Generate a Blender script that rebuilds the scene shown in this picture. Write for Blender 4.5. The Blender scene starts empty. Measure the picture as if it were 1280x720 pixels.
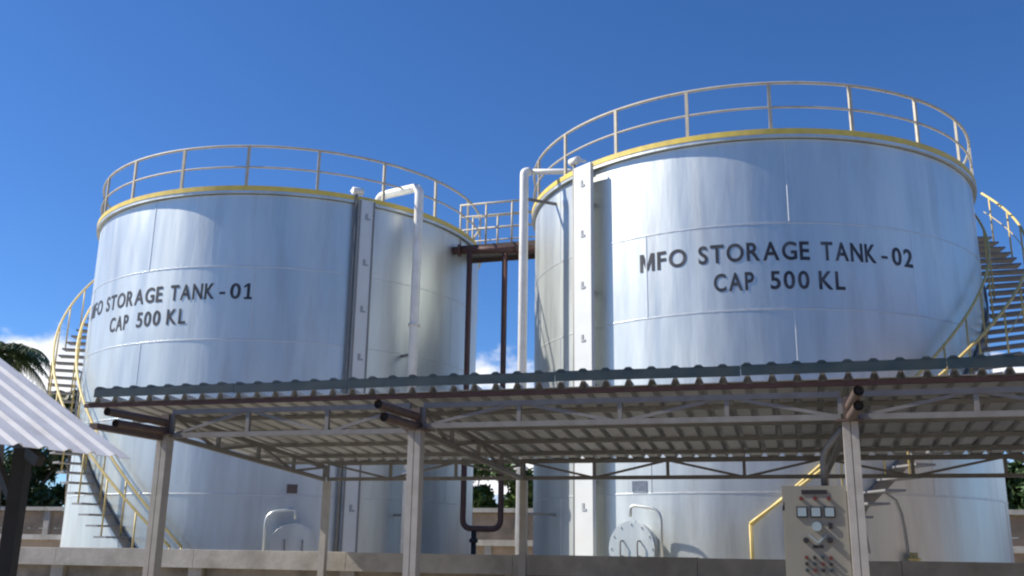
import bpy, math, random
from mathutils import Vector, Matrix

random.seed(7)
R_ = math.radians
SC = bpy.context.scene
COL = SC.collection

# ------------------------------------------------------------------ camera
CAM_Z = 1.6
cam_d = bpy.data.cameras.new("camera")
cam_d.sensor_width = 36.0
cam_d.lens = 36.0 * 1221.8 / 1280.0
cam_d.clip_start = 0.1
cam_d.clip_end = 6000
cam = bpy.data.objects.new("camera", cam_d)
COL.objects.link(cam)
PITCH, ROLL = 0.2601, 0.0144
cam.matrix_world = (Matrix.Translation((0, 0, CAM_Z)) @ Matrix.Rotation(math.pi / 2 + PITCH, 4, 'X')
                    @ Matrix.Rotation(ROLL, 4, 'Z'))
SC.camera = cam

# ------------------------------------------------------------------ sky, sun, exposure
SUN_AZ, SUN_EL = 174.0, 43.0            # azimuth counter-clockwise from +X
world = bpy.data.worlds.new("World")
SC.world = world
world.use_nodes = True
wn, wl = world.node_tree.nodes, world.node_tree.links
wn.clear()
w_out = wn.new("ShaderNodeOutputWorld")
w_bg = wn.new("ShaderNodeBackground")
w_bg.inputs["Strength"].default_value = 0.087
sky = wn.new("ShaderNodeTexSky")
sky.sky_type = 'NISHITA'
sky.sun_disc = False
sky.sun_elevation = R_(SUN_EL)
sky.sun_rotation = R_(90.0 - SUN_AZ)
sky.altitude = 1200
sky.air_density = 1.0
sky.dust_density = 0.25
sky.ozone_density = 3.5
# cumulus low over the horizon, all round: thresholded noise on the view direction
tc = wn.new("ShaderNodeTexCoord")
sep = wn.new("ShaderNodeSeparateXYZ")
wl.new(tc.outputs["Generated"], sep.inputs[0])
mp = wn.new("ShaderNodeMapping")
mp.inputs["Scale"].default_value = (1, 1, 1.7)
wl.new(tc.outputs["Generated"], mp.inputs["Vector"])
nz = wn.new("ShaderNodeTexNoise")
nz.noise_dimensions = '4D'
nz.inputs["W"].default_value = 36.08
nz.inputs["Scale"].default_value = 7.0
nz.inputs["Detail"].default_value = 9.0
nz.inputs["Roughness"].default_value = 0.55
wl.new(mp.outputs[0], nz.inputs["Vector"])
band = wn.new("ShaderNodeMapRange")          # clouds thin out with height
band.inputs["From Min"].default_value = 0.14
band.inputs["From Max"].default_value = 0.24
band.inputs["To Min"].default_value = 0.03
band.inputs["To Max"].default_value = -0.22
wl.new(sep.outputs["Z"], band.inputs["Value"])
addn = wn.new("ShaderNodeMath"); addn.operation = 'ADD'
wl.new(nz.outputs["Fac"], addn.inputs[0]); wl.new(band.outputs[0], addn.inputs[1])
msk = wn.new("ShaderNodeMapRange"); msk.interpolation_type = 'SMOOTHSTEP'
msk.inputs["From Min"].default_value = 0.50
msk.inputs["From Max"].default_value = 0.62
wl.new(addn.outputs[0], msk.inputs["Value"])
hs = wn.new("ShaderNodeHueSaturation")
hs.inputs["Saturation"].default_value = 1.13
wl.new(sky.outputs[0], hs.inputs["Color"])
cmix = wn.new("ShaderNodeMix"); cmix.data_type = 'RGBA'
cmix.inputs["B"].default_value = (8.6, 8.7, 9.0, 1)
wl.new(msk.outputs[0], cmix.inputs["Factor"])
tint = wn.new("ShaderNodeMix"); tint.data_type = 'RGBA'; tint.blend_type = 'MULTIPLY'
tint.inputs["Factor"].default_value = 1.0
tint.inputs["B"].default_value = (0.66, 0.86, 1.12, 1)
wl.new(hs.outputs[0], tint.inputs["A"])
wl.new(tint.outputs["Result"], cmix.inputs["A"])
wl.new(cmix.outputs["Result"], w_bg.inputs["Color"])
wl.new(w_bg.outputs[0], w_out.inputs["Surface"])

sd = bpy.data.lights.new("sun", 'SUN')
sd.energy = 5.0
sd.angle = R_(0.53)
sd.color = (1.0, 0.93, 0.81)
sun = bpy.data.objects.new("sun", sd)
COL.objects.link(sun)
SUN_V = Vector((math.cos(R_(SUN_EL)) * math.cos(R_(SUN_AZ)), math.cos(R_(SUN_EL)) * math.sin(R_(SUN_AZ)), math.sin(R_(SUN_EL))))
sun.rotation_euler = SUN_V.to_track_quat('Z', 'Y').to_euler()
sun.location = SUN_V * 60

SC.view_settings.view_transform = 'Standard'
SC.view_settings.look = 'None'
SC.view_settings.exposure = 0.60
SC.view_settings.gamma = 1.0
SC.render.engine = 'CYCLES'
SC.cycles.max_bounces = 8
SC.cycles.filter_width = 2.2
SC.cycles.use_denoising = True

# ------------------------------------------------------------------ materials
MATS = {}


def mat(name, col, rough=0.6, metal=0.0, var=0.12, scale=6.0, bump=0.0, bscale=40.0, dirt=None, dirt_amt=0.0,
        dscale=2.0, stretch=(1, 1, 1), objrand=0.0, rvar=0.0, coord="Object", spec=0.5):
    if name in MATS:
        return MATS[name]
    m = bpy.data.materials.new(name)
    m.use_nodes = True
    n, l = m.node_tree.nodes, m.node_tree.links
    p = n["Principled BSDF"]
    p.inputs["Metallic"].default_value = metal
    p.inputs["Roughness"].default_value = rough
    p.inputs["Specular IOR Level"].default_value = spec
    t = n.new("ShaderNodeTexCoord")
    g = n.new("ShaderNodeNewGeometry")
    mpn = n.new("ShaderNodeMapping")
    mpn.inputs["Scale"].default_value = stretch
    if coord == "World":
        l.new(g.outputs["Position"], mpn.inputs["Vector"])
    else:
        l.new(t.outputs["Object"], mpn.inputs["Vector"])
    no = n.new("ShaderNodeTexNoise")
    no.inputs["Scale"].default_value = scale
    no.inputs["Detail"].default_value = 6
    no.inputs["Roughness"].default_value = 0.6
    l.new(mpn.outputs[0], no.inputs["Vector"])
    rmp = n.new("ShaderNodeMapRange")
    rmp.inputs["From Min"].default_value = 0.3
    rmp.inputs["From Max"].default_value = 0.7
    rmp.inputs["To Min"].default_value = 1 - var
    rmp.inputs["To Max"].default_value = 1 + var
    l.new(no.outputs["Fac"], rmp.inputs["Value"])
    fac = rmp.outputs[0]
    if objrand:
        oi = n.new("ShaderNodeObjectInfo")
        orr = n.new("ShaderNodeMapRange")
        orr.inputs["To Min"].default_value = 1 - objrand
        orr.inputs["To Max"].default_value = 1 + objrand
        l.new(oi.outputs["Random"], orr.inputs["Value"])
        mu = n.new("ShaderNodeMath"); mu.operation = 'MULTIPLY'
        l.new(fac, mu.inputs[0]); l.new(orr.outputs[0], mu.inputs[1])
        fac = mu.outputs[0]
    vm = n.new("ShaderNodeVectorMath"); vm.operation = 'SCALE'
    vm.inputs[0].default_value = col
    l.new(fac, vm.inputs["Scale"])
    out = vm.outputs[0]
    if dirt:
        dn = n.new("ShaderNodeTexNoise")
        dn.inputs["Scale"].default_value = dscale
        dn.inputs["Detail"].default_value = 8
        dn.inputs["Roughness"].default_value = 0.65
        l.new(mpn.outputs[0], dn.inputs["Vector"])
        dr = n.new("ShaderNodeMapRange")
        dr.inputs["From Min"].default_value = 0.48
        dr.inputs["From Max"].default_value = 0.72
        dr.inputs["To Max"].default_value = dirt_amt
        l.new(dn.outputs["Fac"], dr.inputs["Value"])
        mx = n.new("ShaderNodeMix"); mx.data_type = 'RGBA'
        l.new(dr.outputs[0], mx.inputs["Factor"])
        l.new(out, mx.inputs["A"])
        mx.inputs["B"].default_value = (*dirt, 1)
        out = mx.outputs["Result"]
    l.new(out, p.inputs["Base Color"])
    if rvar:
        rr = n.new("ShaderNodeMapRange")
        rr.inputs["From Min"].default_value = 0.3
        rr.inputs["From Max"].default_value = 0.7
        rr.inputs["To Min"].default_value = rough - rvar
        rr.inputs["To Max"].default_value = rough + rvar
        l.new(no.outputs["Fac"], rr.inputs["Value"])
        l.new(rr.outputs[0], p.inputs["Roughness"])
    if bump:
        bn = n.new("ShaderNodeTexNoise")
        bn.inputs["Scale"].default_value = bscale
        bn.inputs["Detail"].default_value = 4
        l.new(mpn.outputs[0], bn.inputs["Vector"])
        bp = n.new("ShaderNodeBump")
        bp.inputs["Strength"].default_value = bump
        bp.inputs["Distance"].default_value = 0.02
        l.new(bn.outputs["Fac"], bp.inputs["Height"])
        l.new(bp.outputs[0], p.inputs["Normal"])
    MATS[name] = m
    return m


M_shell = mat("aluminium_cladding", (0.64, 0.675, 0.66), 0.44, 0.79, var=0.08, scale=1.3, bump=0.5, bscale=2.2,
              stretch=(1.6, 1.6, 0.22), objrand=0.025, rvar=0.06, coord="World",
              dirt=(0.45, 0.44, 0.42), dirt_amt=0.5, dscale=1.6)
M_strip = mat("joint_strip_metal", (0.63, 0.65, 0.655), 0.45, 0.75, var=0.08, scale=3)
M_white = mat("white_pipe_paint", (0.78, 0.78, 0.76), 0.35, 0.0, var=0.05, scale=5, dirt=(0.45, 0.40, 0.33), dirt_amt=0.4, dscale=3)
M_gauge = mat("gauge_board_paint", (0.62, 0.64, 0.64), 0.45, 0.2, var=0.05, scale=4, dirt=(0.5, 0.46, 0.4), dirt_amt=0.3, dscale=2)
M_yellow = mat("yellow_paint", (0.65, 0.50, 0.17), 0.5, 0.0, var=0.12, scale=6, dirt=(0.45, 0.36, 0.22), dirt_amt=0.5, dscale=4)
M_rim = mat("rim_yellow_paint", (0.70, 0.53, 0.10), 0.5, var=0.12, scale=5, dirt=(0.48, 0.38, 0.2), dirt_amt=0.45, dscale=3)
M_rail = mat("faded_cream_rail_paint", (0.47, 0.425, 0.33), 0.55, 0.0, var=0.12, scale=5, dirt=(0.34, 0.27, 0.2), dirt_amt=0.5, dscale=4)
M_brown = mat("red_oxide_primer", (0.10, 0.050, 0.042), 0.6, 0.0, var=0.18, scale=8, dirt=(0.06, 0.035, 0.03), dirt_amt=0.5, dscale=5)
M_brownbeam = mat("brown_beam_paint", (0.115, 0.082, 0.07), 0.6, 0.0, var=0.18, scale=6, dirt=(0.09, 0.07, 0.06), dirt_amt=0.5, dscale=4)
M_steel = mat("grey_frame_paint", (0.20, 0.20, 0.195), 0.55, 0.0, var=0.12, scale=6, dirt=(0.16, 0.12, 0.10), dirt_amt=0.5, dscale=4)
M_post = mat("post_paint", (0.42, 0.40, 0.37), 0.5, 0.0, var=0.10, scale=5, dirt=(0.22, 0.18, 0.15), dirt_amt=0.5, dscale=3)
M_mark = mat("gauge_mark_grey", (0.30, 0.32, 0.35), 0.6, var=0.1)
M_print = mat("blue_grey_print", (0.13, 0.16, 0.21), 0.5, var=0.3, scale=20)
M_tread = mat("stair_tread_steel", (0.24, 0.24, 0.245), 0.6, 0.2, var=0.2, scale=8, dirt=(0.20, 0.16, 0.13), dirt_amt=0.5)
M_galv = mat("galvanised_sheet", (0.42, 0.435, 0.445), 0.5, 0.3, var=0.12, scale=4, dirt=(0.36, 0.345, 0.32), dirt_amt=0.6, dscale=3, objrand=0.06)
M_shedroof = mat("shed_roof_sheet", (0.72, 0.72, 0.72), 0.45, 0.15, var=0.08, scale=4, dirt=(0.45, 0.42, 0.38), dirt_amt=0.5, dscale=3, objrand=0.04)
M_green = mat("green_flashing", (0.020, 0.042, 0.054), 0.45, 0.0, var=0.2, scale=5, dirt=(0.08, 0.09, 0.085), dirt_amt=0.5)
M_conc = mat("concrete", (0.43, 0.41, 0.375), 0.9, 0.0, var=0.16, scale=3, bump=0.15, bscale=18, dirt=(0.22, 0.20, 0.17), dirt_amt=0.7, dscale=1.6, coord="World")
M_concpanel = mat("concrete_panel", (0.29, 0.26, 0.22), 0.92, 0.0, var=0.2, scale=3, bump=0.6, bscale=14, dirt=(0.11, 0.10, 0.085), dirt_amt=0.8, dscale=1.3, coord="World")
M_block = mat("perimeter_panel_render", (0.40, 0.30, 0.205), 0.92, 0.0, var=0.18, scale=1.2, bump=0.4, bscale=8, dirt=(0.16, 0.13, 0.1), dirt_amt=0.7, dscale=0.7, coord="World")
M_ground = mat("ground_soil", (0.30, 0.265, 0.215), 0.95, 0.0, var=0.25, scale=0.7, bump=0.5, bscale=12, dirt=(0.10, 0.12, 0.06), dirt_amt=0.6, dscale=0.25, coord="World")
M_black = mat("pipe_shade_black", (0.012, 0.012, 0.012), 0.7, var=0.1)
M_text = mat("black_lettering", (0.028, 0.030, 0.040), 0.5, var=0.15, scale=9, dirt=(0.16, 0.17, 0.19), dirt_amt=0.55, dscale=3, coord="World")
M_dark = mat("dark_steel", (0.018, 0.018, 0.02), 0.5, var=0.2)
M_panel = mat("panel_enamel", (0.25, 0.24, 0.205), 0.42, var=0.05, scale=4, dirt=(0.2, 0.19, 0.17), dirt_amt=0.4)
M_glass = mat("meter_face", (0.30, 0.38, 0.42), 0.2, var=0.05)
M_red = mat("red_lens", (0.13, 0.035, 0.03), 0.3, var=0.1)
M_leaf = mat("leaf_dark", (0.045, 0.085, 0.028), 0.55, var=0.35, scale=1.1, coord="World")
M_leaf2 = mat("leaf_bright", (0.085, 0.14, 0.036), 0.55, var=0.35, scale=1.0, coord="World")
M_palm = mat("palm_leaf", (0.075, 0.112, 0.042), 0.5, var=0.3, scale=1.5, coord="World")
M_bark = mat("bark", (0.13, 0.10, 0.075), 0.9, var=0.3, scale=6)
M_blueroof = mat("pale_blue_roof", (0.42, 0.52, 0.62), 0.5, var=0.08)
M_house = mat("house_wall", (0.55, 0.50, 0.42), 0.85, var=0.1)
M_hall = mat("reflection_hall_render", (0.34, 0.27, 0.215), 0.85, var=0.12, scale=0.8, coord="World")
M_brick = mat("reflection_house_render", (0.20, 0.155, 0.13), 0.9, var=0.15, scale=0.9, coord="World")
M_glasswin = mat("window_glass", (0.03, 0.035, 0.04), 0.1, var=0.1)

# ------------------------------------------------------------------ helpers
WLOC = {}


def tag(o, label=None, cat=None, group=None, kind=None):
    if label: o["label"] = label
    if cat: o["category"] = cat
    if group: o["group"] = group
    if kind: o["kind"] = kind
    return o


def thing(name, loc, label, cat, group=None):
    o = bpy.data.objects.new(name, None)
    o.empty_display_size = 0.3
    COL.objects.link(o)
    o.location = loc
    WLOC[o] = Vector(loc)
    return tag(o, label, cat, group)


class MB:
    def __init__(s):
        s.v, s.f, s.sm = [], [], []

    def quad(s, a, b, c, d, sm=False):
        i = len(s.v); s.v += [Vector(a), Vector(b), Vector(c), Vector(d)]
        s.f.append((i, i + 1, i + 2, i + 3)); s.sm.append(sm)

    def prism(s, base, top):
        """two equally long closed loops joined, capped both ends"""
        n = len(base); i = len(s.v)
        s.v += [Vector(p) for p in base] + [Vector(p) for p in top]
        for k in range(n):
            s.f.append((i + k, i + (k + 1) % n, i + n + (k + 1) % n, i + n + k)); s.sm.append(False)
        s.f.append(tuple(i + k for k in reversed(range(n)))); s.sm.append(False)
        s.f.append(tuple(i + n + k for k in range(n))); s.sm.append(False)
        return s

    def box(s, o, u, v, w):
        """corner o and three edge vectors"""
        o, u, v, w = Vector(o), Vector(u), Vector(v), Vector(w)
        return s.prism([o, o + u, o + u + v, o + v], [o + w, o + u + w, o + u + v + w, o + v + w])

    def bar(s, p, q, w, h, up=(0, 0, 1)):
        """rectangular bar from p to q"""
        p, q = Vector(p), Vector(q); d = (q - p).normalized(); up = Vector(up)
        if abs(d.dot(up)) > 0.98: up = Vector((B_[0], B_[1], 0))
        x = d.cross(up).normalized(); y = x.cross(d).normalized()
        c = [x * (-w / 2) + y * (-h / 2), x * (w / 2) + y * (-h / 2), x * (w / 2) + y * (h / 2), x * (-w / 2) + y * (h / 2)]
        return s.prism([p + k for k in c], [q + k for k in c])

    def tube(s, pts, r, n=10, caps=True, closed=False):
        pts = [Vector(p) for p in pts]; N = len(pts)
        rs = r if isinstance(r, (list, tuple)) else [r] * N
        i0 = len(s.v); fr = None
        for k, p in enumerate(pts):
            if closed: d = (pts[(k + 1) % N] - pts[k - 1]).normalized()
            else: d = (pts[min(k + 1, N - 1)] - pts[max(k - 1, 0)]).normalized()
            if fr is None:
                a = Vector((0, 0, 1)) if abs(d.z) < 0.9 else Vector((1, 0, 0))
                fr = (a - d * a.dot(d)).normalized()
            else:
                fr = (fr - d * fr.dot(d)).normalized()
            g = d.cross(fr)
            for j in range(n):
                t = 2 * math.pi * j / n
                s.v.append(p + (fr * math.cos(t) + g * math.sin(t)) * rs[k])
        for k in range(N if closed else N - 1):
            for j in range(n):
                a = i0 + k * n; b = i0 + ((k + 1) % N) * n
                s.f.append((a + j, a + (j + 1) % n, b + (j + 1) % n, b + j)); s.sm.append(True)
        if caps and not closed:
            s.f.append(tuple(i0 + j for j in reversed(range(n)))); s.sm.append(False)
            s.f.append(tuple(i0 + (N - 1) * n + j for j in range(n))); s.sm.append(False)
        return s

    def revolve(s, c, prof, n=96, a0=0.0, a1=2 * math.pi, smooth=True):
        """profile [(r, z), ...] about the vertical through c"""
        full = abs(a1 - a0 - 2 * math.pi) < 1e-6
        m = n if full else n + 1; i0 = len(s.v); k = len(prof)
        for i in range(m):
            t = a0 + (a1 - a0) * i / n
            for r, z in prof:
                s.v.append(Vector((c[0] + r * math.cos(t), c[1] + r * math.sin(t), z)))
        for i in range(n):
            a = i0 + i * k; b = i0 + ((i + 1) % m) * k
            for j in range(k - 1):
                s.f.append((a + j, b + j, b + j + 1, a + j + 1)); s.sm.append(smooth)
        return s

    def mesh(s, name, material, origin=None):
        if origin is None:
            lo = Vector([min(p[i] for p in s.v) for i in range(3)]); hi = Vector([max(p[i] for p in s.v) for i in range(3)])
            origin = (lo + hi) / 2
        me = bpy.data.meshes.new(name)
        me.from_pydata([tuple(p - Vector(origin)) for p in s.v], [], s.f)
        me.polygons.foreach_set("use_smooth", s.sm)
        me.materials.append(material)
        me.update()
        return me, Vector(origin)

    def build(s, name, material, parent=None, origin=None, **kw):
        me, o = s.mesh(name, material, origin)
        return put(name, me, parent, o, **kw)


def put(name, me, parent, wloc, rot=(0, 0, 0), **kw):
    ob = bpy.data.objects.new(name, me)
    COL.objects.link(ob)
    ob.rotation_euler = rot
    WLOC[ob] = Vector(wloc)
    if parent is not None:
        ob.parent = parent
        ob.location = Vector(wloc) - WLOC[parent]
    else:
        ob.location = wloc
    return tag(ob, **kw)


def arc(c, a, b, n=6):
    """elbow points: from c+a to c+b turning round the corner c+a+b side (quarter turn between a and b)"""
    a, b = Vector(a), Vector(b); c = Vector(c)
    return [c + a * math.cos(t) + b * math.sin(t) for t in [math.pi / 2 * k / n for k in range(n + 1)]]


def rounded(pts, rad, n=5):
    """polyline with filleted corners"""
    pts = [Vector(p) for p in pts]; out = [pts[0]]
    for k in range(1, len(pts) - 1):
        p, a, b = pts[k], (pts[k - 1] - pts[k]), (pts[k + 1] - pts[k])
        ra = min(rad, a.length * .49, b.length * .49)
        A, Bq = p + a.normalized() * ra, p + b.normalized() * ra
        for i in range(n + 1):
            t = i / n
            out.append(A * (1 - t) ** 2 + p * 2 * t * (1 - t) + Bq * t * t)
    out.append(pts[-1])
    return out


YAW = R_(16.1)
A_ = (math.cos(YAW), -math.sin(YAW))
B_ = (math.sin(YAW), math.cos(YAW))


def P(a, b, z):
    return Vector((a * A_[0] + b * B_[0], a * A_[1] + b * B_[1], z))


AV, BV, ZV = Vector((*A_, 0)), Vector((*B_, 0)), Vector((0, 0, 1))

# ------------------------------------------------------------------ ground
g = MB(); S = 2500
N = 24
for i in range(N):
    for j in range(N):
        x0, x1 = -S + 2 * S * i / N, -S + 2 * S * (i + 1) / N
        y0, y1 = -S + 2 * S * j / N, -S + 2 * S * (j + 1) / N
        g.quad((x0, y0, 0), (x1, y0, 0), (x1, y1, 0), (x0, y1, 0))
g.build("ground", M_ground, kind="structure")
g = MB(); g.box(P(-26, 13.25, 0.004), AV * 44, BV * 15.4, ZV * 0.05)
g.build("yard_slab", M_conc, kind="structure")

# ------------------------------------------------------------------ tanks
RAD = 4.5
BASE_Z, TOP_Z = 0.50, 8.46
SEAMS = [0.95, 2.50, 3.97, 5.46, 6.95]
T1, T2 = Vector((-5.3486, 23.1984, 0)), Vector((4.9885, 20.0455, 0))


def cyl(T, th, r, z):
    t = R_(th)
    return Vector((T.x + r * math.cos(t), T.y + r * math.sin(t), z))


def plate_mesh(span, h):
    """one curved cladding plate centred on the +X side, bottom at z=0"""
    m = MB(); n = 24; t = 0.012
    a0 = -R_(span) / 2; a1 = -a0
    m.revolve((0, 0), [(RAD, 0), (RAD, h)], n, a0, a1, True)
    m.revolve((0, 0), [(RAD - t, 0), (RAD, 0)], n, a0, a1, False)
    m.revolve((0, 0), [(RAD, h), (RAD - t, h)], n, a0, a1, False)
    for a in (a0, a1):
        c, s = math.cos(a), math.sin(a)
        m.quad(((RAD - t) * c, (RAD - t) * s, 0), (RAD * c, RAD * s, 0), (RAD * c, RAD * s, h), ((RAD - t) * c, (RAD - t) * s, h))
    return m.mesh("shell_plate", M_shell, (0, 0, 0))[0]


def glyph_mesh(ch):
    """flat glyph, cap height 1, left edge at 0; returns (verts, faces, width)"""
    own = {'M': [(0, 0), (.19, 0), (.19, .62), (.40, .06), (.54, .06), (.75, .62), (.75, 0), (.94, 0), (.94, 1), (.70, 1), (.47, .36), (.24, 1), (0, 1)],
           '1': [(.05, 0), (.53, 0), (.53, .14), (.38, .14), (.38, 1), (.24, 1), (.02, .84), (.02, .70), (.21, .81), (.21, .14), (.05, .14)],
           '-': [(0, .30), (.32, .30), (.32, .45), (0, .45)]}
    if ch in own:
        vs = own[ch]
        return [(x, y) for x, y in vs], [tuple(range(len(vs)))], max(x for x, y in vs)
    cu = bpy.data.curves.new("glyph", 'FONT')
    cu.body = ch; cu.offset = 0.022; cu.resolution_u = 5
    ob = bpy.data.objects.new("glyph", cu); COL.objects.link(ob)
    me = bpy.data.meshes.new_from_object(ob.evaluated_get(bpy.context.evaluated_depsgraph_get()))
    bpy.data.objects.remove(ob); bpy.data.curves.remove(cu)
    vs = [(v.co.x, v.co.y) for v in me.vertices]; fs = [tuple(p.vertices) for p in me.polygons]
    x0, x1 = min(x for x, y in vs), max(x for x, y in vs); y0, y1 = min(y for x, y in vs), max(y for x, y in vs)
    bpy.data.meshes.remove(me)
    vs = [((x - x0) / .74, (y - y0) / (y1 - y0)) for x, y in vs]
    return vs, fs, (x1 - x0) / .74


GL = {}


def lettering(tank, T, words, z0, z1):
    """words: (text, start angle, end angle); every glyph is bent onto the shell"""
    R2 = RAD + 0.006
    for body, th0, th1 in words:
        gl = []
        for ch in body:
            if ch not in GL: GL[ch] = glyph_mesh(ch)
            gl.append(GL[ch])
        gap = .16; tot = sum(q[2] for q in gl) + gap * (len(gl) - 1); x = 0.0
        k = R_(th1 - th0) / tot
        for vs, fs, w in gl:
            pts = []
            for (px, py) in vs:
                th = R_(th0) + (x + px) * k
                pts.append(Vector((T.x + R2 * math.cos(th), T.y + R2 * math.sin(th), z0 + py * (z1 - z0))))
            m = MB(); m.v = pts; m.f = list(fs); m.sm = [False] * len(fs)
            m.build("letter", M_text, tank)
            x += w + gap


PM = {}
for i in range(6):
    zs = [BASE_Z] + SEAMS + [TOP_Z]
    PM[i] = (zs[i], plate_mesh(60, zs[i + 1] - zs[i]))


def half_round(m, pts_fn, n, w, h):
    """raised strip over a shell line; pts_fn(k/n) -> (point, outward, sideways)"""
    rows = []
    for k in range(n + 1):
        p, o, s = pts_fn(k / n)
        rows.append([p - s * (w / 2), p - s * (w / 3.2) + o * h, p + s * (w / 3.2) + o * h, p + s * (w / 2)])
    for k in range(n):
        for j in range(3):
            m.quad(rows[k][j], rows[k + 1][j], rows[k + 1][j + 1], rows[k][j + 1])


def make_tank(T, num, label, post0, stagger):
    tk = thing("storage_tank", T, label, "tank", "fuel storage tanks")
    m = MB(); m.revolve(T, [(0, BASE_Z + .02), (RAD - .02, BASE_Z + .02), (RAD - .02, TOP_Z - .01), (RAD - .3, TOP_Z + .03)], 96)
    m.build("inner_shell", M_shell, tk)
    m = MB(); m.revolve(T, [(RAD + .25, 0), (RAD + .25, .48), (RAD + .2, .50), (0, .50)], 72, smooth=False)
    m.build("foundation_ring", M_conc, tk)
    for i in range(6):
        z, me = PM[i]
        for k in range(6):
            put("shell_plate", me, tk, (T.x, T.y, z), rot=(0, 0, R_(stagger[i % len(stagger)] + 30 + 60 * k)))
    for z in SEAMS:                                   # horizontal joint strips, four lengths each
        for q in range(6):
            m = MB(); a = -180 + 60 * q
            def fn(t, a=a, z=z):
                th = a + 60 * t
                return cyl(T, th, RAD - .001, z), Vector((math.cos(R_(th)), math.sin(R_(th)), 0)), ZV
            half_round(m, fn, 20, .032, .008)
            m.build("joint_strip", M_strip, tk)
    for i in range(6):                                # upright joint strips, staggered by course
        zs = [BASE_Z] + SEAMS + [TOP_Z]
        for k in range(6):
            th = stagger[i % len(stagger)] + 60 * k
            o = Vector((math.cos(R_(th)), math.sin(R_(th)), 0)); s = Vector((-o.y, o.x, 0)); m = MB()
            def fn(t, th=th, i=i, o=o, s=s):
                return cyl(T, th, RAD - .001, zs[i] + .022 + (zs[i + 1] - zs[i] - .044) * t), o, s
            half_round(m, fn, 1, .030, .008)
            m.build("joint_strip", M_strip, tk)
    # roof, overhanging curb and yellow toe band
    m = MB(); m.revolve(T, [(0, 9.0), (2.4, 8.82), (RAD - .02, 8.535), (RAD + .04, 8.53)], 96)
    m.build("roof", M_shell, tk)
    m = MB(); m.revolve(T, [(RAD - .01, TOP_Z + .012), (RAD + .075, TOP_Z + .012), (RAD + .075, TOP_Z + .068), (RAD + .03, TOP_Z + .068)], 120, smooth=False)
    m.build("curb_ring", M_shell, tk)
    m = MB(); m.revolve(T, [(RAD + .06, 8.529), (RAD + .085, 8.529), (RAD + .085, 8.625), (RAD + .06, 8.625), (RAD + .06, 8.529)], 120, smooth=False)
    m.build("toe_band", M_rim, tk)
    rr = RAD + .035
    for z, nm, r in ((9.50, "top_rail", .028), (9.04, "mid_rail", .021)):
        m = MB(); m.tube([cyl(T, 3 * k, rr, z) for k in range(120)], r, 8, closed=True)
        m.build(nm, M_rail, tk)
    m = MB(); m.box((-.022, -.028, 0), (.044, 0, 0), (0, .056, 0), (0, 0, .965))
    m.box((-.035, -.06, -.012), (.07, 0, 0), (0, .12, 0), (0, 0, .02))
    pm = m.mesh("railing_post", M_rail, (0, 0, 0))[0]
    for k in range(20):
        th = post0 + 18 * k
        put("railing_post", pm, tk, cyl(T, th, rr, 8.535), rot=(0, 0, R_(th)))
    return tk


tank1 = make_tank(T1, 1, "silver cylindrical storage tank lettered TANK-01 with yellow rim, the farther left one", -91.0, [-87.0, -117.2])
tank2 = make_tank(T2, 2, "silver cylindrical storage tank lettered TANK-02 with yellow rim, the nearer right one", -97.2, [-126.0, -94.4])

L1 = (("MFO", -127.6, -116.5), ("STORAGE", -113.9, -90.6), ("TANK", -88.1, -75.7), ("-", -74.4, -72.9), ("02", -71.7, -66.1))
L2 = (("CAP", -110.8, -102.4), ("500", -99.1, -91.0), ("KL", -89.0, -83.4))
lettering(tank2, T2, L1, 6.29, 6.615)
lettering(tank2, T2, L2, 5.79, 6.105)
lettering(tank1, T1, [(w.replace("2", "1"), a - 21.1, b - 21.1) for w, a, b in L1], 6.27, 6.595)
lettering(tank1, T1, [(w, a - 20.6, b - 20.6) for w, a, b in L2], 5.785, 6.10)


# gauge boards (tall plate standing off the shell, scale marks, side cable tube)
def gauge(tk, T, th, off, w, tube_side, edged=False):
    o = Vector((math.cos(R_(th)), math.sin(R_(th)), 0)); s = Vector((-o.y, o.x, 0))
    c = Vector((T.x, T.y, 0)) + o * (RAD + off)
    m = MB(); m.box(c - s * (w / 2) + ZV * .55, s * w, o * .03, ZV * 7.99)
    m.box(c - s * (w / 2) + o * -.05 + ZV * .55, s * .014, o * .049, ZV * 7.98)
    m.box(c + s * (w / 2 - .014) + o * -.05 + ZV * .55, s * .014, o * .049, ZV * 7.98)
    gb = m.build("gauge_board", M_gauge, tk)
    if edged:
        for e in (-w / 2, w / 2 - .035):
            m = MB(); m.box(c + s * e + o * .0305 + ZV * .56, s * .035, o * .012, ZV * 7.96); m.build("edge_angle", M_steel, gb)
    for k in range(8):
        z = 1.25 + k * 0.98
        m = MB(); q = c + o * .0305 + ZV * z
        m.box(q - s * .03, s * .05, o * .012, ZV * .13); m.box(q + s * .0201, s * .055, o * .012, ZV * .035)
        m.build("gauge_mark", M_mark, gb)
    for z in (1.0, 2.7, 4.4, 6.1, 7.8):
        m = MB(); m.box(c - s * .03 + ZV * z - o * .05, s * .06, o * (-off + .07), ZV * .05)
        m.build("bracket", M_steel, gb)
    q = c + s * tube_side * (w / 2 + .06) - o * .03
    m = MB(); m.tube([q + ZV * .55, q + ZV * 8.75], .028, 8)
    m.build("cable_tube", M_steel, gb)
    m = MB(); m.tube([q + ZV * 8.72 - s * .09, q + ZV * 8.72 + s * .14], .075, 12)
    m.tube([q + ZV * 8.72 - s * .02, q + ZV * 8.82 + o * -.3], .03, 8)
    m.build("pulley_housing", M_white, gb)


gauge(tank1, T1, -60.0, .12, .34, -1, True)
gauge(tank2, T2, -141.4, .22, .45, -1)


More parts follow.
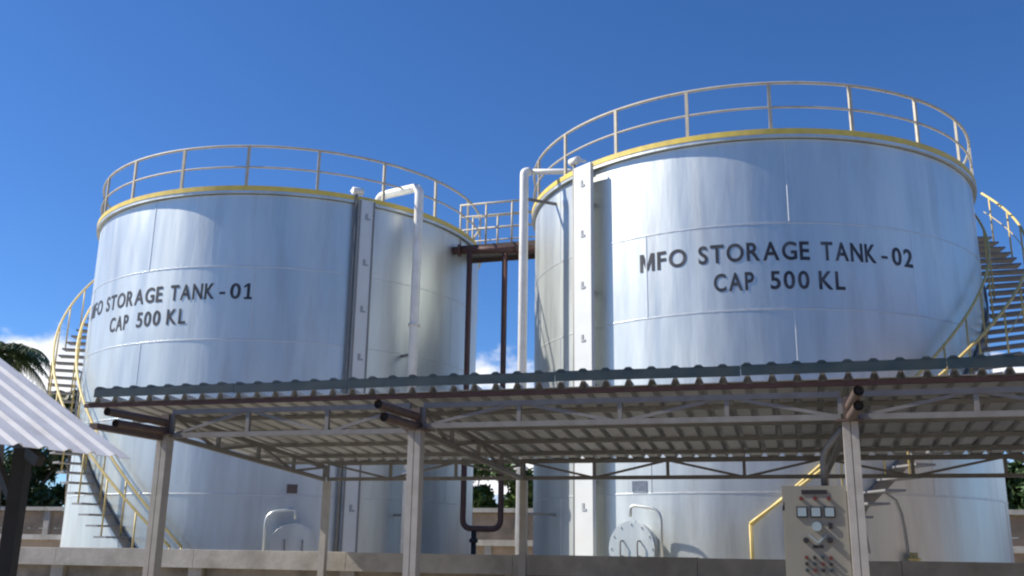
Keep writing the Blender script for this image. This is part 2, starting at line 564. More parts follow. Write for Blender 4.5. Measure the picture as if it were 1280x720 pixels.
# manholes and small plates
def manhole(tk, T, th, zc, side):
    o = Vector((math.cos(R_(th)), math.sin(R_(th)), 0)); s = Vector((-o.y, o.x, 0))
    c = cyl(T, th, RAD, zc)
    m = MB(); m.tube([c - o * .06, c + o * .26], .34, 28)
    mh = m.build("manhole", M_shell, tk)
    m = MB(); m.tube([c + o * .261, c + o * .29], .44, 32); m.tube([c + o * .291, c + o * .32], .43, 32)
    m.build("cover", M_shell, mh)
    for k in range(12):
        t = 2 * math.pi * k / 12
        q = c + o * .321 + (s * math.cos(t) + ZV * math.sin(t)) * .385
        m = MB(); m.tube([q, q + o * .022], .015, 6); m.build("bolt", M_strip, mh)
    for k in (-1, 1):
        m = MB(); q = c + o * .321 + s * (.16 * k)
        m.tube(rounded([q + ZV * .12, q + ZV * .12 + o * .08, q - ZV * .12 + o * .08, q - ZV * .12], .06), .014, 8)
        m.build("handle", M_steel, mh)
    m = MB(); q = c + s * (side * .52) + o * .25
    m.tube(rounded([q - ZV * .45, q + ZV * .62, q + ZV * .68 - s * side * .52 + o * .08, q + ZV * .5 - s * side * .52 + o * .08], .22, 8), .026, 8)
    m.box(q - ZV * .2 - o * .26 - s * .02, s * .04, o * .26, ZV * .03)
    m.build("davit_arm", M_shell, mh)


manhole(tank2, T2, -128.6, 1.62, 1)
manhole(tank1, T1, -73.2, 1.56, -1)
for tk, T, th, w, h, mt in ((tank2, T2, -128.9, .26, .17, M_print), (tank1, T1, -74.0, .20, .17, M_brownbeam)):
    o = Vector((math.cos(R_(th)), math.sin(R_(th)), 0)); s = Vector((-o.y, o.x, 0))
    m = MB(); m.box(cyl(T, th, RAD + .006, 2.54) - s * (w / 2 + .012) - ZV * .012, s * (w + .024), o * .006, ZV * (h + .024))
    np_ = m.build("name_plate", M_strip, tk)
    m = MB(); m.box(cyl(T, th, RAD + .0125, 2.54) - s * (w / 2), s * w, o * .004, ZV * h)
    m.build("plate_print", mt, np_)


# ------------------------------------------------------------------ spiral stairs
def stair(T, label, zfn, th_a, th_b, step, ri=4.58, ro=5.36, block=0):
    st = thing("spiral_stair", cyl(T, th_a, (ri + ro) / 2, 0), label, "stair", "stairs winding round the tanks")
    n = int(abs(th_b - th_a) / step); sg = 1 if th_b > th_a else -1
    w = R_(step) * 0.74
    m = MB(); d = w / 2 + .012
    for k in range(1):
        i, q = [], []
        for r in (ri, ro):
            for sgn in (-1, 1):
                i.append((r * math.cos(sgn * d), r * math.sin(sgn * d)))
        loop = [i[0], i[2], i[3], i[1]]
        m.prism([Vector((x, y, -.032)) for x, y in loop], [Vector((x, y, 0)) for x, y in loop])
    tm = m.mesh("tread", M_tread, (0, 0, 0))[0]
    ths = [th_a + sg * step * k for k in range(n + 1)]
    for th in ths:
        put("tread", tm, st, (T.x, T.y, zfn(th)), rot=(0, 0, R_(th)))
    # stringer on the shell side, brackets below treads
    m = MB(); pr = None
    for k in range(0, 4 * n + 1):
        th = th_a + sg * step * k / 4; z = zfn(th)
        c = [cyl(T, th, RAD + .015, z - .22), cyl(T, th, RAD + .055, z - .22), cyl(T, th, RAD + .055, z + .02), cyl(T, th, RAD + .015, z + .02)]
        if pr:
            for j in range(4): m.quad(pr[j], pr[(j + 1) % 4], c[(j + 1) % 4], c[j])
        pr = c
    m.build("stringer", M_steel, st)
    for r, hs_, nm in ((ro - .03, (1.05, .62) if ro > 5.3 else (1.05,), "outer"), (ri + .09, (1.05,), "inner")):
        for h, rad in zip(hs_, (.026, .009)):
            k0 = 0 if h > 1 else 3 * 18
            pts = [cyl(T, th_a + sg * step * k / 3, r, zfn(th_a + sg * step * k / 3) + h) for k in range(k0, 3 * n + 1)]
            m = MB(); m.tube(pts, rad, 8)
            m.build("handrail" if h > 1 else "guard_rail", M_yellow, st)
        for k in range(0, n + 1, 3):
            m = MB(); p = cyl(T, ths[k], r, zfn(ths[k]) - .0)
            m.tube([p, cyl(T, ths[k], r, zfn(ths[k]) + 1.05)], .017, 8)
            m.build("baluster", M_yellow, st)
    # top landing
    th = th_b + sg * 4; z = zfn(th_b) + .02
    m = MB()
    for k in range(4):
        a, b = th_b + sg * (1.2 + 3 * k), th_b + sg * (1.2 + 3 * (k + 1))
        lp = [cyl(T, a, ri, z), cyl(T, a, ro, z), cyl(T, b, ro, z), cyl(T, b, ri, z)]
        m.prism([p - ZV * .05 for p in lp], lp)
    m.build("landing", M_tread, st)
    zb = zfn(th_a) - .10
    m = MB(); lp = [cyl(T, th_a - sg * 9, ri + .25, 0), cyl(T, th_a - sg * 9, ro, 0), cyl(T, th_a + sg * 2, ro, 0), cyl(T, th_a + sg * 2, ri + .25, 0)]
    m.prism(lp, [p + ZV * zb for p in lp]); m.build("footing", M_conc, st)
    return st


stair(T2, "yellow railed stair climbing rightwards round the right tank", lambda t: 5.0 + .068 * (t + 45.7), -105.3, 3.5, 2.9)
stair(T1, "yellow railed stair climbing leftwards round the left tank", lambda t: 1.23 + .0735 * (-108.0 - t), -98.0, -204.5, 2.75, ro=5.16)


# ------------------------------------------------------------------ pipes between and on the tanks
def pipe_thing(name, label, cat, segs, base):
    t = thing(name, base, label, cat)
    for nm, pts, r, mt in segs:
        m = MB(); m.tube(pts, r, 16); m.build(nm, mt, t)
    return t


def flange(t, p, d, r, mt, nm="flange"):
    d = Vector(d).normalized(); m = MB(); m.tube([Vector(p) - d * .025, Vector(p) + d * .025], r, 18); m.build(nm, mt, t)


v1 = Vector((-2.0, 19.60, 0))
t = pipe_thing("vent_pipe", "white vent pipe bent over the rim of the left tank", "pipe",
               [("pipe_run", rounded([v1 + ZV * .05, v1 + ZV * 9.02, (-2.95, 20.25, 9.03), (-2.97, 20.27, 8.5)], .18), .095, M_white)], v1)
for z in (3.0, 6.0):
    flange(t, v1 + ZV * z, (0, 0, 1), .125, M_white)
for z in (2.2, 5.4):
    m = MB(); m.bar(v1 + ZV * z, cyl(T1, -46.8, RAD, z), .05, .05); m.build("bracket", M_steel, t)
v2 = Vector((0.21, 18.0, 0))
t = pipe_thing("vent_pipe", "white vent pipe bent over the rim of the right tank", "pipe",
               [("pipe_run", rounded([v2 + ZV * .05, v2 + ZV * 8.76, v2 + Vector((.12, .01, 8.77))], .10), .085, M_white),
                ("cross_pipe", rounded([v2 + Vector((.10, .01, 8.765)), (1.32, 18.06, 8.81), (1.34, 18.06, 8.45)], .10), .055, M_white)], v2)
for z in (3.0,):
    flange(t, v2 + ZV * z, (0, 0, 1), .13, M_white)
for z in (2.2, 8.2):
    m = MB(); m.bar(v2 + ZV * z, cyl(T2, -157, RAD, z), .05, .05); m.build("bracket", M_steel, t)

e1 = cyl(T1, -26.0, 4.72, 0); e2 = Vector((-.17, 21.0, 0))
e1 = Vector((-.96, 21.02, 0))
brown = thing("transfer_pipe", (e1.x, e1.y, 0), "dark red pipe loop running down between the two tanks", "pipe")
m = MB(); m.tube(rounded([e1 + ZV * 8.02, e1 + ZV * 1.98, e2 + ZV * 1.98, e2 + ZV * 8.02], .2), .062, 14); m.build("pipe_loop", M_brown, brown)
m = MB(); m.tube([(-1.35, 21.15, 8.08), (.62, 20.92, 8.08)], .085, 14); m.build("header_pipe", M_brown, brown)
flange(brown, (-1.2, 21.13, 8.08), (1.97, -.23, 0), .14, M_brown); flange(brown, (.12, 20.98, 8.08), (1.97, -.23, 0), .14, M_brown)
m = MB(); q = e1 * .7 + e2 * .3; m.tube([(q.x, q.y, 1.95), (q.x, q.y, .05)], .055, 12); m.build("drain_stub", M_dark, brown)
m = MB(); m.tube([(q.x, q.y, 1.78), (q.x, q.y, 1.70)], .09, 12); m.build("valve_flange", M_dark, brown)

# walkway bridge between rims
br = thing("walkway_bridge", (-.2, 21.55, 8.1), "small railed walkway bridging the gap between the tank rims", "walkway")
u = (Vector((.72, 21.30, 0)) - Vector((-1.10, 21.86, 0))); uN = u.normalized(); vN = Vector((-uN.y, uN.x, 0))
s0 = Vector((-1.10, 21.86, 8.22))
for k in range(7):
    m = MB(); m.box(s0 + uN * (k * .27) - vN * .42, uN * .25, vN * .84, ZV * .04); m.build("deck_plank", M_steel, br)
for sg in (-1, 1):
    m = MB(); m.box(s0 + vN * (.43 * sg) - vN * .03 - ZV * .10, uN * 1.9, vN * .06, ZV * .16); m.build("side_beam", M_brownbeam, br)
    for z, r in ((1.05, .026), (.76, .018), (.44, .018)):
        m = MB(); p = s0 + vN * (.43 * sg) + ZV * z; m.tube([p, p + uN * 1.9], r, 8); m.build("rail", M_rail, br)
    for k in range(4):
        m = MB(); p = s0 + vN * (.43 * sg) + uN * (.02 + .62 * k) + ZV * .06; m.tube([p, p + ZV * 1.0], .024, 8); m.build("railing_post", M_rail, br)

# thin cable on the right tank
cab = [(-82.6, 1.6), (-83.3, 2.0), (-83.2, 2.16), (-81.6, 2.42), (-80.6, 2.62), (-79.3, 2.56), (-77.5, 2.49), (-75.9, 2.41), (-74.9, 2.2), (-74.5, 2.0), (-74.2, 1.7), (-74.0, .60)]
m = MB(); m.tube([cyl(T2, a, RAD + .02, z) for a, z in cab], .009, 8)
hz = m.build("hose", M_steel, None)
tag(hz, "thin dark hose looped against the lower right tank shell", "hose")
m = MB(); m.tube([cyl(T2, -74.0, RAD + .12, z) for z in (.5, 1.62)], .06, 10); m.tube([cyl(T2, -74.0, RAD + .12, z) for z in (1.5, 1.54)], .1, 10)
tag(m.build("hydrant_riser", M_yellow), "small yellow riser at the foot of the right tank", "riser")

# ------------------------------------------------------------------ bund wall in front of the tanks
WB = 12.98
bw = thing("bund_wall", P(-5, WB, 0), "low concrete bund wall with cap beam and posts in front of the tanks", "wall")
WP = [-20.40, -17.98, -15.62, -13.23, -10.86, -8.47, -6.06, -3.66, -1.25, 1.15, 3.56, 5.96, 8.36]
for k, a in enumerate(WP):
    m = MB(); m.box(P(a - .11, WB - .03, 0), AV * .22, BV * .24, ZV * 1.26); m.build("wall_post", M_conc, bw)
    if k + 1 < len(WP):
        for r in range(3):
            m = MB(); m.box(P(a + .112, WB + .05, .006 + .42 * r), AV * (WP[k + 1] - a - .224), BV * .10, ZV * .412)
            m.build("wall_panel", M_concpanel, bw)
        m = MB(); m.box(P(a + .003, WB - .10, 1.262), AV * (WP[k + 1] - a - .006), BV * .36, ZV * (.255 + random.uniform(-.008, .008)))
        m.build("cap_beam", M_conc, bw)
# rear bund wall and perimeter wall
rb = thing("rear_bund_wall", P(-8, 29, 0), "pale low concrete wall with thin posts behind the tanks", "wall")
for k in range(17):
    a = -36 + 3 * k
    m = MB(); m.box(P(a - .1, 28.96, 0), AV * .2, BV * .2, ZV * 1.66); m.build("wall_post", M_conc, rb)
    m = MB(); m.box(P(a + .103, 29.02, 0), AV * 2.794, BV * .1, ZV * 1.655); m.build("wall_panel", M_block, rb)
    m = MB(); m.box(P(a - .097, 28.9, 1.662), AV * 2.994, BV * .3, ZV * .17); m.build("cap_beam", M_conc, rb)
pw = thing("perimeter_wall", P(-8, 36, 0), "tall brown panelled perimeter wall with pale cap at the back", "wall")
for k in range(24):
    a = -46 + 3 * k
    m = MB(); m.box(P(a - .14, 35.94, 0), AV * .28, BV * .28, ZV * 2.88); m.build("wall_post", M_conc, pw)
    for r in range(4):
        m = MB(); m.box(P(a + .143, 36.05, .01 + .715 * r), AV * 2.714, BV * .12, ZV * .705); m.build("wall_panel", M_block, pw)
    m = MB(); m.box(P(a - .14, 35.86, 2.883), AV * 2.994, BV * .44, ZV * .16); m.build("cap_beam", M_conc, pw)

# ------------------------------------------------------------------ canopy
cp = thing("canopy", P(-3, 10.8, 0), "open steel canopy with ribbed sheet roof and trusses in front of the tanks", "canopy")
FB, BB, EB = 9.0, 12.72, 13.02
PITCHZ = -0.075
zr = lambda b: 3.065 + (b - FB) * PITCHZ
FA = [-6.39, -3.55, .48, 4.45]
BA = [-6.33, -3.47, .34, 4.40]
for k in range(4):
    # boxed front post: two channels with a seam between
    m = MB(); a = FA[k]
    m.box(P(a - .064, FB - .06, 0), AV * .060, BV * .12, ZV * 2.70)
    m.box(P(a + .004, FB - .06, 0), AV * .060, BV * .12, ZV * 2.70)
    m.box(P(a - .010, FB - .045, 0), AV * .02, BV * .09, ZV * 2.69)
    po = m.build("post", M_post, cp)
    m = MB(); m.box(P(a - .11, FB - .10, 2.702), AV * .22, BV * .20, ZV * .016); m.build("cap_plate", M_brownbeam, po)
    m = MB(); m.box(P(a - .045, FB - .045, 2.72), AV * .09, BV * .09, ZV * .20); m.build("post_head", M_brownbeam, cp)
    m = MB(); m.box(P(BA[k] - .045, BB - .045, 0), AV * .09, BV * .09, ZV * 2.47); m.build("post", M_post, cp)
    # outrigger stub pipes; a black disc paints the shade inside each open end
    for dz, b1, r in ((2.835, 8.02, .041), (2.738, 8.16, .041)):
        m = MB(); q0, q1 = P(a + .01, FB - .05, dz), P(a + (.03 if k == 2 else .01), b1, dz - .01)
        m.tube([q0, q1], r, 16, caps=False); m.tube([q0 - BV * .02, q1 + BV * .001], r - .008, 16, caps=False)
        stb = m.build("stub_pipe", M_brownbeam, cp)
        m = MB(); m.tube([q1 + BV * .02, q1 + BV * .03], r - .009, 16); m.build("pipe_shade_disc", M_black, stb)
m = MB(); m.bar(P(-6.42, 7.9, 2.672), P(-6.42, 8.93, 2.672), .09, .055); m.build("outrigger_beam", M_brownbeam, cp)


def truss(along, name, mt, top, bot, nodes, first_up, w=.045, vmt=None):
    """planar truss: nodes = list of (top point, bottom point)"""
    tr = MB(); tr.bar(nodes[0][0], nodes[-1][0], w, w); tb = tr.build(name, mt, cp)
    m = MB(); m.bar(nodes[0][1], nodes[-1][1], w, w); m.build("bottom_chord", mt, tb)
    for k, (p, q) in enumerate(nodes):
        d = (p - q).normalized() * (w / 2 + .002)
        m = MB(); m.bar(q + d, p - d, w * .8, w * .8); m.build("vertical", mt, tb)
        if k + 1 < len(nodes):
            p2, q2 = nodes[k + 1]
            s_, e_ = (p, q2) if (k % 2 == 0) == first_up else (q, p2)
            dd = (e_ - s_).normalized()
            m = MB(); m.bar(s_ + dd * .06, e_ - dd * .06, w * .6, w * .6); m.build("diagonal", mt, tb)
    return tb


# along the front, between posts
for k in range(3):
    a0, a1 = FA[k] + .07, FA[k + 1] - .07; n = 3 if k == 0 else 4
    nd = [(P(a0 + (a1 - a0) * i / n, FB, 2.945), P(a0 + (a1 - a0) * i / n, FB, 2.70 if k == 0 else 2.745)) for i in range(n + 1)]
    truss(AV, "front_truss", M_steel, 0, 0, nd, False, .05)
    a0, a1 = BA[k], BA[k + 1]
    nd = [(P(a0 + (a1 - a0) * i / n, BB, 2.715), P(a0 + (a1 - a0) * i / n, BB, 2.50)) for i in range(n + 1)]
    truss(AV, "rear_truss", M_steel, 0, 0, nd, True, .048)
for k in range(4):
    nd = []
    for i in range(5):
        b = FB + .1 + (BB - FB - .2) * i / 4; a = FA[k] + (BA[k] - FA[k]) * i / 4
        nd.append((P(a, b, zr(b) - .135), P(a, b, 2.70 - .21 * i / 4)))
    truss(BV, "cross_truss", M_steel, 0, 0, nd, True, .05)
# purlins (lipped channel section), front one in brown
for b in (FB, 9.85, 10.7, 11.55, 12.4, 12.93):
    z = zr(b) - .003
    m = MB()
    m.box(P(-7.45, b - .022, z - .040), AV * 12.6, BV * .006, ZV * .040)
    m.box(P(-7.45, b - .0155, z - .040), AV * 12.6, BV * .04, ZV * .006)
    m.box(P(-7.45, b - .0155, z - .006), AV * 12.6, BV * .04, ZV * .006)
    m.build("purlin", M_brown if b == FB else M_steel, cp)
# ribbed roof sheets, one object each (ribs run down the slope)
RIB, NR = .215, 4


def sheet_mesh(name, mt, length, pitch, rib, nr, rh, th=.004):
    m = MB(); prof = []
    for k in range(nr):
        x = k * rib
        prof += [(x, 0), (x + rib * .62, 0), (x + rib * .72, rh), (x + rib * .90, rh)]
    prof.append((nr * rib, 0))
    nseg = 3
    for s in range(nseg):
        y0, y1 = length * s / nseg, length * (s + 1) / nseg
        for i in range(len(prof) - 1):
            (x0, z0), (x1, z1) = prof[i], prof[i + 1]
            m.quad((x0, y0, z0 + pitch * y0), (x1, y0, z1 + pitch * y0), (x1, y1, z1 + pitch * y1), (x0, y1, z0 + pitch * y1))
            m.quad((x0, y0, z0 + th + pitch * y0), (x0, y1, z0 + th + pitch * y1), (x1, y1, z1 + th + pitch * y1), (x1, y0, z1 + th + pitch * y0))
    for y in (0, length):
        for i in range(len(prof) - 1):
            (x0, z0), (x1, z1) = prof[i], prof[i + 1]
            m.quad((x0, y, z0 + pitch * y), (x1, y, z1 + pitch * y), (x1, y, z1 + th + pitch * y), (x0, y, z0 + th + pitch * y))
    return m.mesh(name, mt, (0, 0, 0))[0]


sm = sheet_mesh("roof_sheet", M_galv, EB - FB + .08, PITCHZ, RIB, NR, .052)
A0 = -7.42
for k in range(14):
    put("roof_sheet", sm, cp, P(A0 + k * RIB * NR, FB - .06, zr(FB - .06) + .001 + random.uniform(0, .006)),
        rot=(random.uniform(-.002, .002), random.uniform(-.0015, .0015), -YAW))
# dark green flashing carried on the rib tops along the high edge
fb = FB - .07; fz = zr(fb) + .056
for k in range(7):
    a0 = A0 + .12 + k * RIB * NR * 2 - (0 if k else 0); L = RIB * NR * 2 - .006
    dz0, dz1 = random.uniform(-.006, .010), random.uniform(-.006, .010); AL = AV * L + ZV * (dz1 - dz0)
    m = MB(); m.box(P(a0, fb, fz + dz0), AL, BV * .012, ZV * .095)
    m.box(P(a0, fb + .0125, fz + .083 + dz0), AL, BV * .10, ZV * .010)
    for j in range(8):
        c = A0 + RIB * (k * 8 + j) + RIB * .81 + .0
        if c - .05 < a0 or c + .05 > a0 + L: continue
        q = P(c, fb - .002, fz + .0955 + dz0 + (dz1 - dz0) * (c - a0) / L)
        m.prism([q - AV * .045, q + AV * .045, q + AV * .045 + BV * .11, q - AV * .045 + BV * .11],
                [q - AV * .02 + ZV * .02, q + AV * .02 + ZV * .02, q + AV * .02 + BV * .11 + ZV * .02, q - AV * .02 + BV * .11 + ZV * .02])
    m.build("flashing", M_green, cp)

# ------------------------------------------------------------------ control panel beside the front post
pb = 9.02
pn = thing("control_panel", P(.165, pb + .2, 0), "grey free-standing electrical control panel with meters beside the canopy post", "control panel")
pa0, pa1 = -.125, .425
m = MB(); m.box(P(pa0, pb, .06), AV * (pa1 - pa0), BV * .42, ZV * 2.10); m.build("cabinet", M_panel, pn)
m = MB(); m.box(P(pa0 + .02, pb + .02, 0), AV * (pa1 - pa0 - .04), BV * .38, ZV * .058); m.build("plinth", M_dark, pn)
m = MB(); m.box(P(pa0 + .018, pb - .022, .12), AV * (pa1 - pa0 - .036), BV * .02, ZV * 2.0); dr = m.build("door", M_panel, pn)


def onp(name, px, z, w, h, mt, d=.014, par=None):
    m = MB(); m.box(P(px - w / 2, pb - .0225 - d, z - h / 2), AV * w, BV * d, ZV * h); return m.build(name, mt, par or dr)


def disc(name, px, z, r, mt, d=.02, par=None, b0=None):
    m = MB(); q = P(px, (b0 if b0 is not None else pb - .0225), z); m.tube([q, q - BV * d], r, 16); return m.build(name, mt, par or dr)


onp("name_strip", .145, 2.105, .21, .036, M_dark, .006)
for px in (.035, .150, .262):
    disc("indicator_lamp", px, 2.05, .017, M_red)
    f_ = onp("meter", px, 1.935, .092, .092, M_dark, .012)
for px in (.035, .150, .262):
    m = MB(); m.box(P(px - .036, pb - .0375, 1.90), AV * .072, BV * .002, ZV * .072); m.build("meter_face", M_glass, dr)
disc("selector_dial", .150, 1.815, .040, M_glass, .03)
onp("key_switch", .262, 1.82, .034, .046, M_dark)
for px in (.055, .250):
    disc("selector_knob", px, 1.70, .024, M_dark, .03)
m = MB()
q = P(.1525, pb - .0235, 1.71)
m.bar(q - AV * .07 + ZV * .035, q - ZV * .03, .012, .02, up=BV); m.bar(q + AV * .07 + ZV * .035, q - ZV * .03 + AV * .004, .012, .02, up=BV)
m.build("mimic_line", M_glass, dr)
onp("label_plate", .152, 1.648, .085, .026, M_dark, .005)
for i in range(4):
    for j in range(3):
        disc("push_button", .050 + .066 * i, 1.558 - .052 * j, .015, [M_red, M_dark, M_green][(i + j) % 3], .02)
m = MB(); m.box(P(pa1 - .06, pb - .045, 1.18), AV * .025, BV * .022, ZV * .14); m.build("handle", M_dark, dr)
for z in (.45, 1.2, 1.95):
    m = MB(); q = P(pa0 + .008, pb - .012, z); m.tube([q, q + ZV * .07], .010, 8); m.build("hinge", M_dark, pn)
disc("door_lock", pa1 - .048, 1.40, .014, M_dark, .012)
# light conduit bent down into the panel top
m = MB(); m.tube(rounded([P(.24, pb + .2, 2.165), P(.24, pb + .2, 2.45), P(.42, pb + .03, 2.66)], .1), .028, 10)
tag(m.build("conduit", M_steel), "grey conduit rising from the panel top to the canopy post", "conduit")

# ------------------------------------------------------------------ shed roof at the left
ev = Vector((.424, .906, 0)).normalized()          # along the eave, away from the camera
up_h = Vector((-ev.y, ev.x, 0))
SL = .547
upv = (up_h + ZV * SL)
E1 = Vector((-3.27, 8.55, 2.30))                   # far eave corner
sh = thing("shed", (-4.4, 7.0, 0), "small open shed with ribbed pale metal roof at the left edge", "shed")
rb_, nr_ = .235, 4
m = MB(); prof = []
for k in range(nr_):
    x = k * rb_
    prof += [(x, 0.0), (x + rb_ * .60, 0.0), (x + rb_ * .72, .024), (x + rb_ * .86, .024)]
prof.append((nr_ * rb_, 0.0))
nrm = ev.cross(upv).normalized()
if nrm.z < 0: nrm = -nrm
Lr = 2.3


def shed_sheet(k):
    m = MB(); o = E1 - ev * (k * rb_ * nr_)
    for i in range(len(prof) - 1):
        (x0, z0), (x1, z1) = prof[i], prof[i + 1]
        a, b = o - ev * x0 + nrm * z0, o - ev * x1 + nrm * z1
        t = nrm * .004
        m.quad(a, a + upv * Lr, b + upv * Lr, b); m.quad(a - t, b - t, b - t + upv * Lr, a - t + upv * Lr)
        m.quad(a, b, b - t, a - t); m.quad(a + upv * Lr, a + upv * Lr - t, b + upv * Lr - t, b + upv * Lr)
    m.build("roof_sheet", M_shedroof, sh)


for k in range(4):
    shed_sheet(k)
for t_, w_ in ((.22, .05), (.85, .06), (1.6, .06), (2.25, .06)):
    m = MB(); p = E1 + upv * t_ - nrm * .045 + ev * -.03; m.bar(p, p - ev * 3.7, w_, .07, up=nrm); m.build("purlin", M_dark, sh)
for d in (.85, 2.2, 3.5):
    p = E1 - ev * d + upv * .28
    m = MB(); m.box(Vector((p.x, p.y, 0)) - Vector((.055, .055, 0)), (.11, 0, 0), (0, .11, 0), (0, 0, p.z - .14)); m.build("post", M_dark, sh)
    q0 = E1 - ev * d + upv * .02 - nrm * .12; m = MB(); m.bar(q0, q0 + upv * 2.2, .07, .08, up=nrm); m.build("rafter", M_dark, sh)
    m = MB(); m.bar(Vector((p.x, p.y, p.z - .62)), Vector((p.x, p.y, p.z - .2)) + up_h * .42 + ZV * .13, .05, .05); m.build("brace", M_dark, sh)
    p = E1 - ev * d + upv * 2.1
    m = MB(); m.box(Vector((p.x, p.y, 0)) - Vector((.055, .055, 0)), (.11, 0, 0), (0, .11, 0), (0, 0, p.z - .14)); m.build("post", M_dark, sh)

# ------------------------------------------------------------------ trees, palms, far house
def leaves(m, c, rad, n, size, rng):
    for _ in range(n):
        while True:
            d = Vector((rng.uniform(-1, 1), rng.uniform(-1, 1), rng.uniform(-1, 1)))
            if .2 < d.length < 1: break
        p = c + Vector((d.x * rad[0], d.y * rad[1], d.z * rad[2]))
        u = Vector((rng.gauss(0, 1), rng.gauss(0, 1), rng.gauss(0, .6))).normalized()
        w = u.cross(Vector((rng.gauss(0, .6), rng.gauss(0, .6), 1))).normalized()
        s = size * rng.uniform(.6, 1.4)
        m.quad(p - u * s, p - w * s * .4, p + u * s, p + w * s * .4)


def tree(x, y, h, r, label, mt, seed, n=3600, size=.22, cat="tree", low=.25):
    rng = random.Random(seed)
    t = thing("broadleaf_tree", (x, y, 0), label, cat, "trees beyond the perimeter wall")
    trunk = MB(); top = Vector((x + rng.uniform(-.3, .3), y, h * .55))
    trunk.tube([(x, y, -.1), (x + .1, y, h * .2), (x - .05, y, h * .4), top], [r * .085, r * .07, r * .055, r * .04], 8)
    crown = MB(); K = 15
    for k in range(K):
        an = rng.uniform(0, 6.28); rr = r * rng.uniform(.15, .8); z = h * rng.uniform(low + .1, .93)
        rr *= 1.0 - .45 * abs(z / h - .6) / .4
        c = Vector((x + rr * math.cos(an), y + rr * math.sin(an), z))
        s0 = Vector((x, y, h * rng.uniform(.2, .5))); mid = s0.lerp(c, .55) + ZV * .1
        trunk.tube([s0, mid, c], [r * .035, r * .025, r * .01], 6)
        q = r * rng.uniform(.26, .46)
        leaves(crown, c, (q, q, q * .75), n // K, size, rng)
    trunk.build("trunk", M_bark, t)
    crown.build("crown", mt, t)
    return t


tree(-22.6, 47, 6.6, 2.9, "dark leafy tree behind the perimeter wall beside the shed roof", M_leaf, 1, 4200)
tree(-26.5, 45, 7.6, 3.0, "dark leafy tree hidden mostly behind the left shed roof", M_leaf, 2)
tree(-18.6, 50, 6.0, 2.7, "dark leafy tree at the left tank's edge behind the stair", M_leaf, 3)
tree(-2.2, 52, 6.3, 2.0, "green leafy tree seen low between the two tanks, left one", M_leaf2, 4)
tree(.5, 49, 5.6, 1.7, "green leafy tree seen low between the two tanks, right one", M_leaf2, 5)
tree(23.7, 46, 8.2, 3.0, "dark leafy tree past the right tank's lower edge", M_leaf, 6, 6500, .24)
tree(28.2, 45, 8.0, 3.0, "dark leafy tree beyond the right edge of the yard", M_leaf, 7)
tree(9.5, 53, 6.5, 2.8, "leafy tree hidden behind the right tank", M_leaf2, 8, 2400)
tree(-10.5, 54, 6.5, 2.8, "leafy tree hidden behind the left tank", M_leaf, 9, 2400)


def palm(x, y, h, seed, label, nf=20, L=3.4):
    rng = random.Random(seed)
    t = thing("coconut_palm", (x, y, 0), label, "palm tree", "palms beyond the perimeter wall")
    m = MB(); m.tube([(x + .5, y, -.1), (x + .3, y, h * .35), (x + .1, y, h * .7), (x, y, h)], [.22, .17, .14, .13], 10)
    m.build("trunk", M_bark, t)
    cr = MB(); c = Vector((x, y, h))
    for k in range(nf):
        an = 6.283 * k / nf + rng.uniform(-.15, .15); el = rng.uniform(-.25, 1.15)
        d = Vector((math.cos(an), math.sin(an), 0)); l = L * rng.uniform(.8, 1.1); pts = []
        for i in range(9):
            s = i / 8
            pts.append(c + d * (l * s * math.cos(el) * (1 - .12 * s)) + ZV * (l * (math.sin(el) * s - .75 * s * s)))
        cr.tube(pts, [.035 * (1 - .8 * i / 8) for i in range(9)], 5)
        for i in range(34):
            s = .12 + .86 * i / 33; j = min(int(s * 8), 7); f = s * 8 - j
            p = pts[j].lerp(pts[j + 1], f); tdir = (pts[j + 1] - pts[j]).normalized()
            sd_ = tdir.cross(ZV).normalized()
            for sg in (-1, 1):
                ll = L * .26 * (math.sin(math.pi * min(1, s * .85 + .12)) ** .6) * rng.uniform(.8, 1.15)
                e = p + (sd_ * sg * .75 + tdir * .45 - ZV * rng.uniform(.35, .85)).normalized() * ll
                w = tdir * .035
                cr.quad(p - w, p + w, e + w * .3, e - w * .3)
    cr.build("crown", M_palm, t)


palm(-21.3, 41, 9.1, 11, "coconut palm with drooping fronds above the shed roof at the left edge", 24, 2.5)
palm(-19.6, 44, 7.6, 12, "smaller coconut palm seen through the left tank's stair", 22, 2.6)

hs_ = thing("far_house", (-.9, 60, 0), "far low house with pale blue roof seen between the tanks", "house")
m = MB(); m.box((-4.2, 58, 0), (6.6, 0, 0), (0, 5, 0), (0, 0, 3.5)); m.build("wall", M_house, hs_)
m = MB(); m.prism([(-4.6, 57.5, 3.5), (2.8, 57.5, 3.5), (2.8, 57.5, 3.62), (-4.6, 57.5, 3.62)], [(-4.6, 60.5, 4.6), (2.8, 60.5, 4.6), (2.8, 60.5, 4.72), (-4.6, 60.5, 4.72)])
m.prism([(-4.6, 63.5, 3.5), (2.8, 63.5, 3.5), (2.8, 63.5, 3.62), (-4.6, 63.5, 3.62)], [(-4.6, 60.51, 4.6), (2.8, 60.51, 4.6), (2.8, 60.51, 4.72), (-4.6, 60.51, 4.72)])
m.build("roof", M_blueroof, hs_)
for x in (-3.2, -.9, 1.2):
    m = MB(); m.box((x, 57.95, 1.2), (1.0, 0, 0), (0, .04, 0), (0, 0, 1.2)); m.build("window", M_glasswin, hs_)

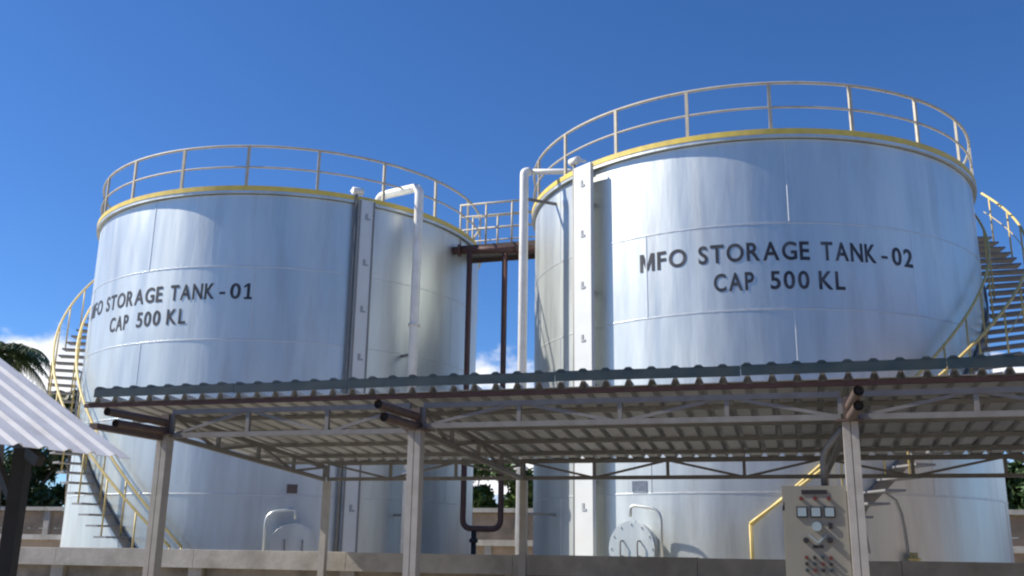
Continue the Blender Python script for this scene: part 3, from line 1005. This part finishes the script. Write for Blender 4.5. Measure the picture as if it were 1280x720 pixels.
# ------------------------------------------------------------------ unseen hall and house, added for their warm reflection in the tanks
hl = thing("reflection_hall", (4, -16, 0), "long beige hall, unseen, added behind the camera to be mirrored low in the tanks", "added reflection building")
for k in range(18):
    m = MB(); m.box((-28 + 4 * k, -16, 0), (3.99, 0, 0), (0, -.2, 0), (0, 0, 8.2)); m.build("wall_panel", M_hall, hl)
m = MB(); m.box((-28, -28, 0), (72, 0, 0), (0, .2, 0), (0, 0, 8.2)); m.build("rear_wall", M_hall, hl)
for x in (-28.2, 44.0):
    m = MB(); m.box((x, -28, 0), (.2, 0, 0), (0, 12, 0), (0, 0, 8.2)); m.build("side_wall", M_hall, hl)
m = MB(); m.prism([(-29, -15.2, 8.15), (45, -15.2, 8.15), (45, -15.2, 8.3), (-29, -15.2, 8.3)], [(-29, -22, 9.4), (45, -22, 9.4), (45, -22, 9.55), (-29, -22, 9.55)])
m.prism([(-29, -28.8, 8.15), (45, -28.8, 8.15), (45, -28.8, 8.3), (-29, -28.8, 8.3)], [(-29, -22.01, 9.4), (45, -22.01, 9.4), (45, -22.01, 9.55), (-29, -22.01, 9.55)])
m.build("roof", M_brownbeam, hl)
for x in (-22, -4, 12, 28):
    m = MB(); m.box((x, -15.99, 0), (3.4, 0, 0), (0, .06, 0), (0, 0, 4.2)); m.build("roller_door", M_steel, hl)
for x in (-13, 4.5, 20):
    m = MB(); m.box((x, -15.99, 2.2), (2.4, 0, 0), (0, .05, 0), (0, 0, 1.4)); m.build("window", M_glasswin, hl)

gh = thing("reflection_house", (18, 3, 0), "brown rendered house, unseen, added off the right side to warm the tank reflection", "added reflection building")  # unseen house added so its brown wall reflects in the lower right shell
for k in range(6):
    m = MB(); m.box((13.2, -10.4 + 4 * k, 0), (.2, 0, 0), (0, 3.99, 0), (0, 0, 6.4)); m.build("wall_panel", M_brick, gh)
for y in (-10.4, 13.4):
    m = MB(); m.box((13.401, y, 0), (9.6, 0, 0), (0, .2, 0), (0, 0, 6.4)); m.build("side_wall", M_brick, gh)
m = MB(); m.box((12.7, -11, 6.402), (11, 0, 0), (0, 25.2, 0), (0, 0, .25)); m.build("roof", M_brownbeam, gh)
for y in (-7, -1, 5):
    m = MB(); m.box((13.19, y, .2), (-.05, 0, 0), (0, 2.6, 0), (0, 0, 3.4)); m.build("roller_door", M_steel, gh)
for y in (-3.4, 2.6, 9.2):
    m = MB(); m.box((13.19, y, 3.6), (-.04, 0, 0), (0, 1.4, 0), (0, 0, 1.2)); m.build("window", M_glasswin, gh)
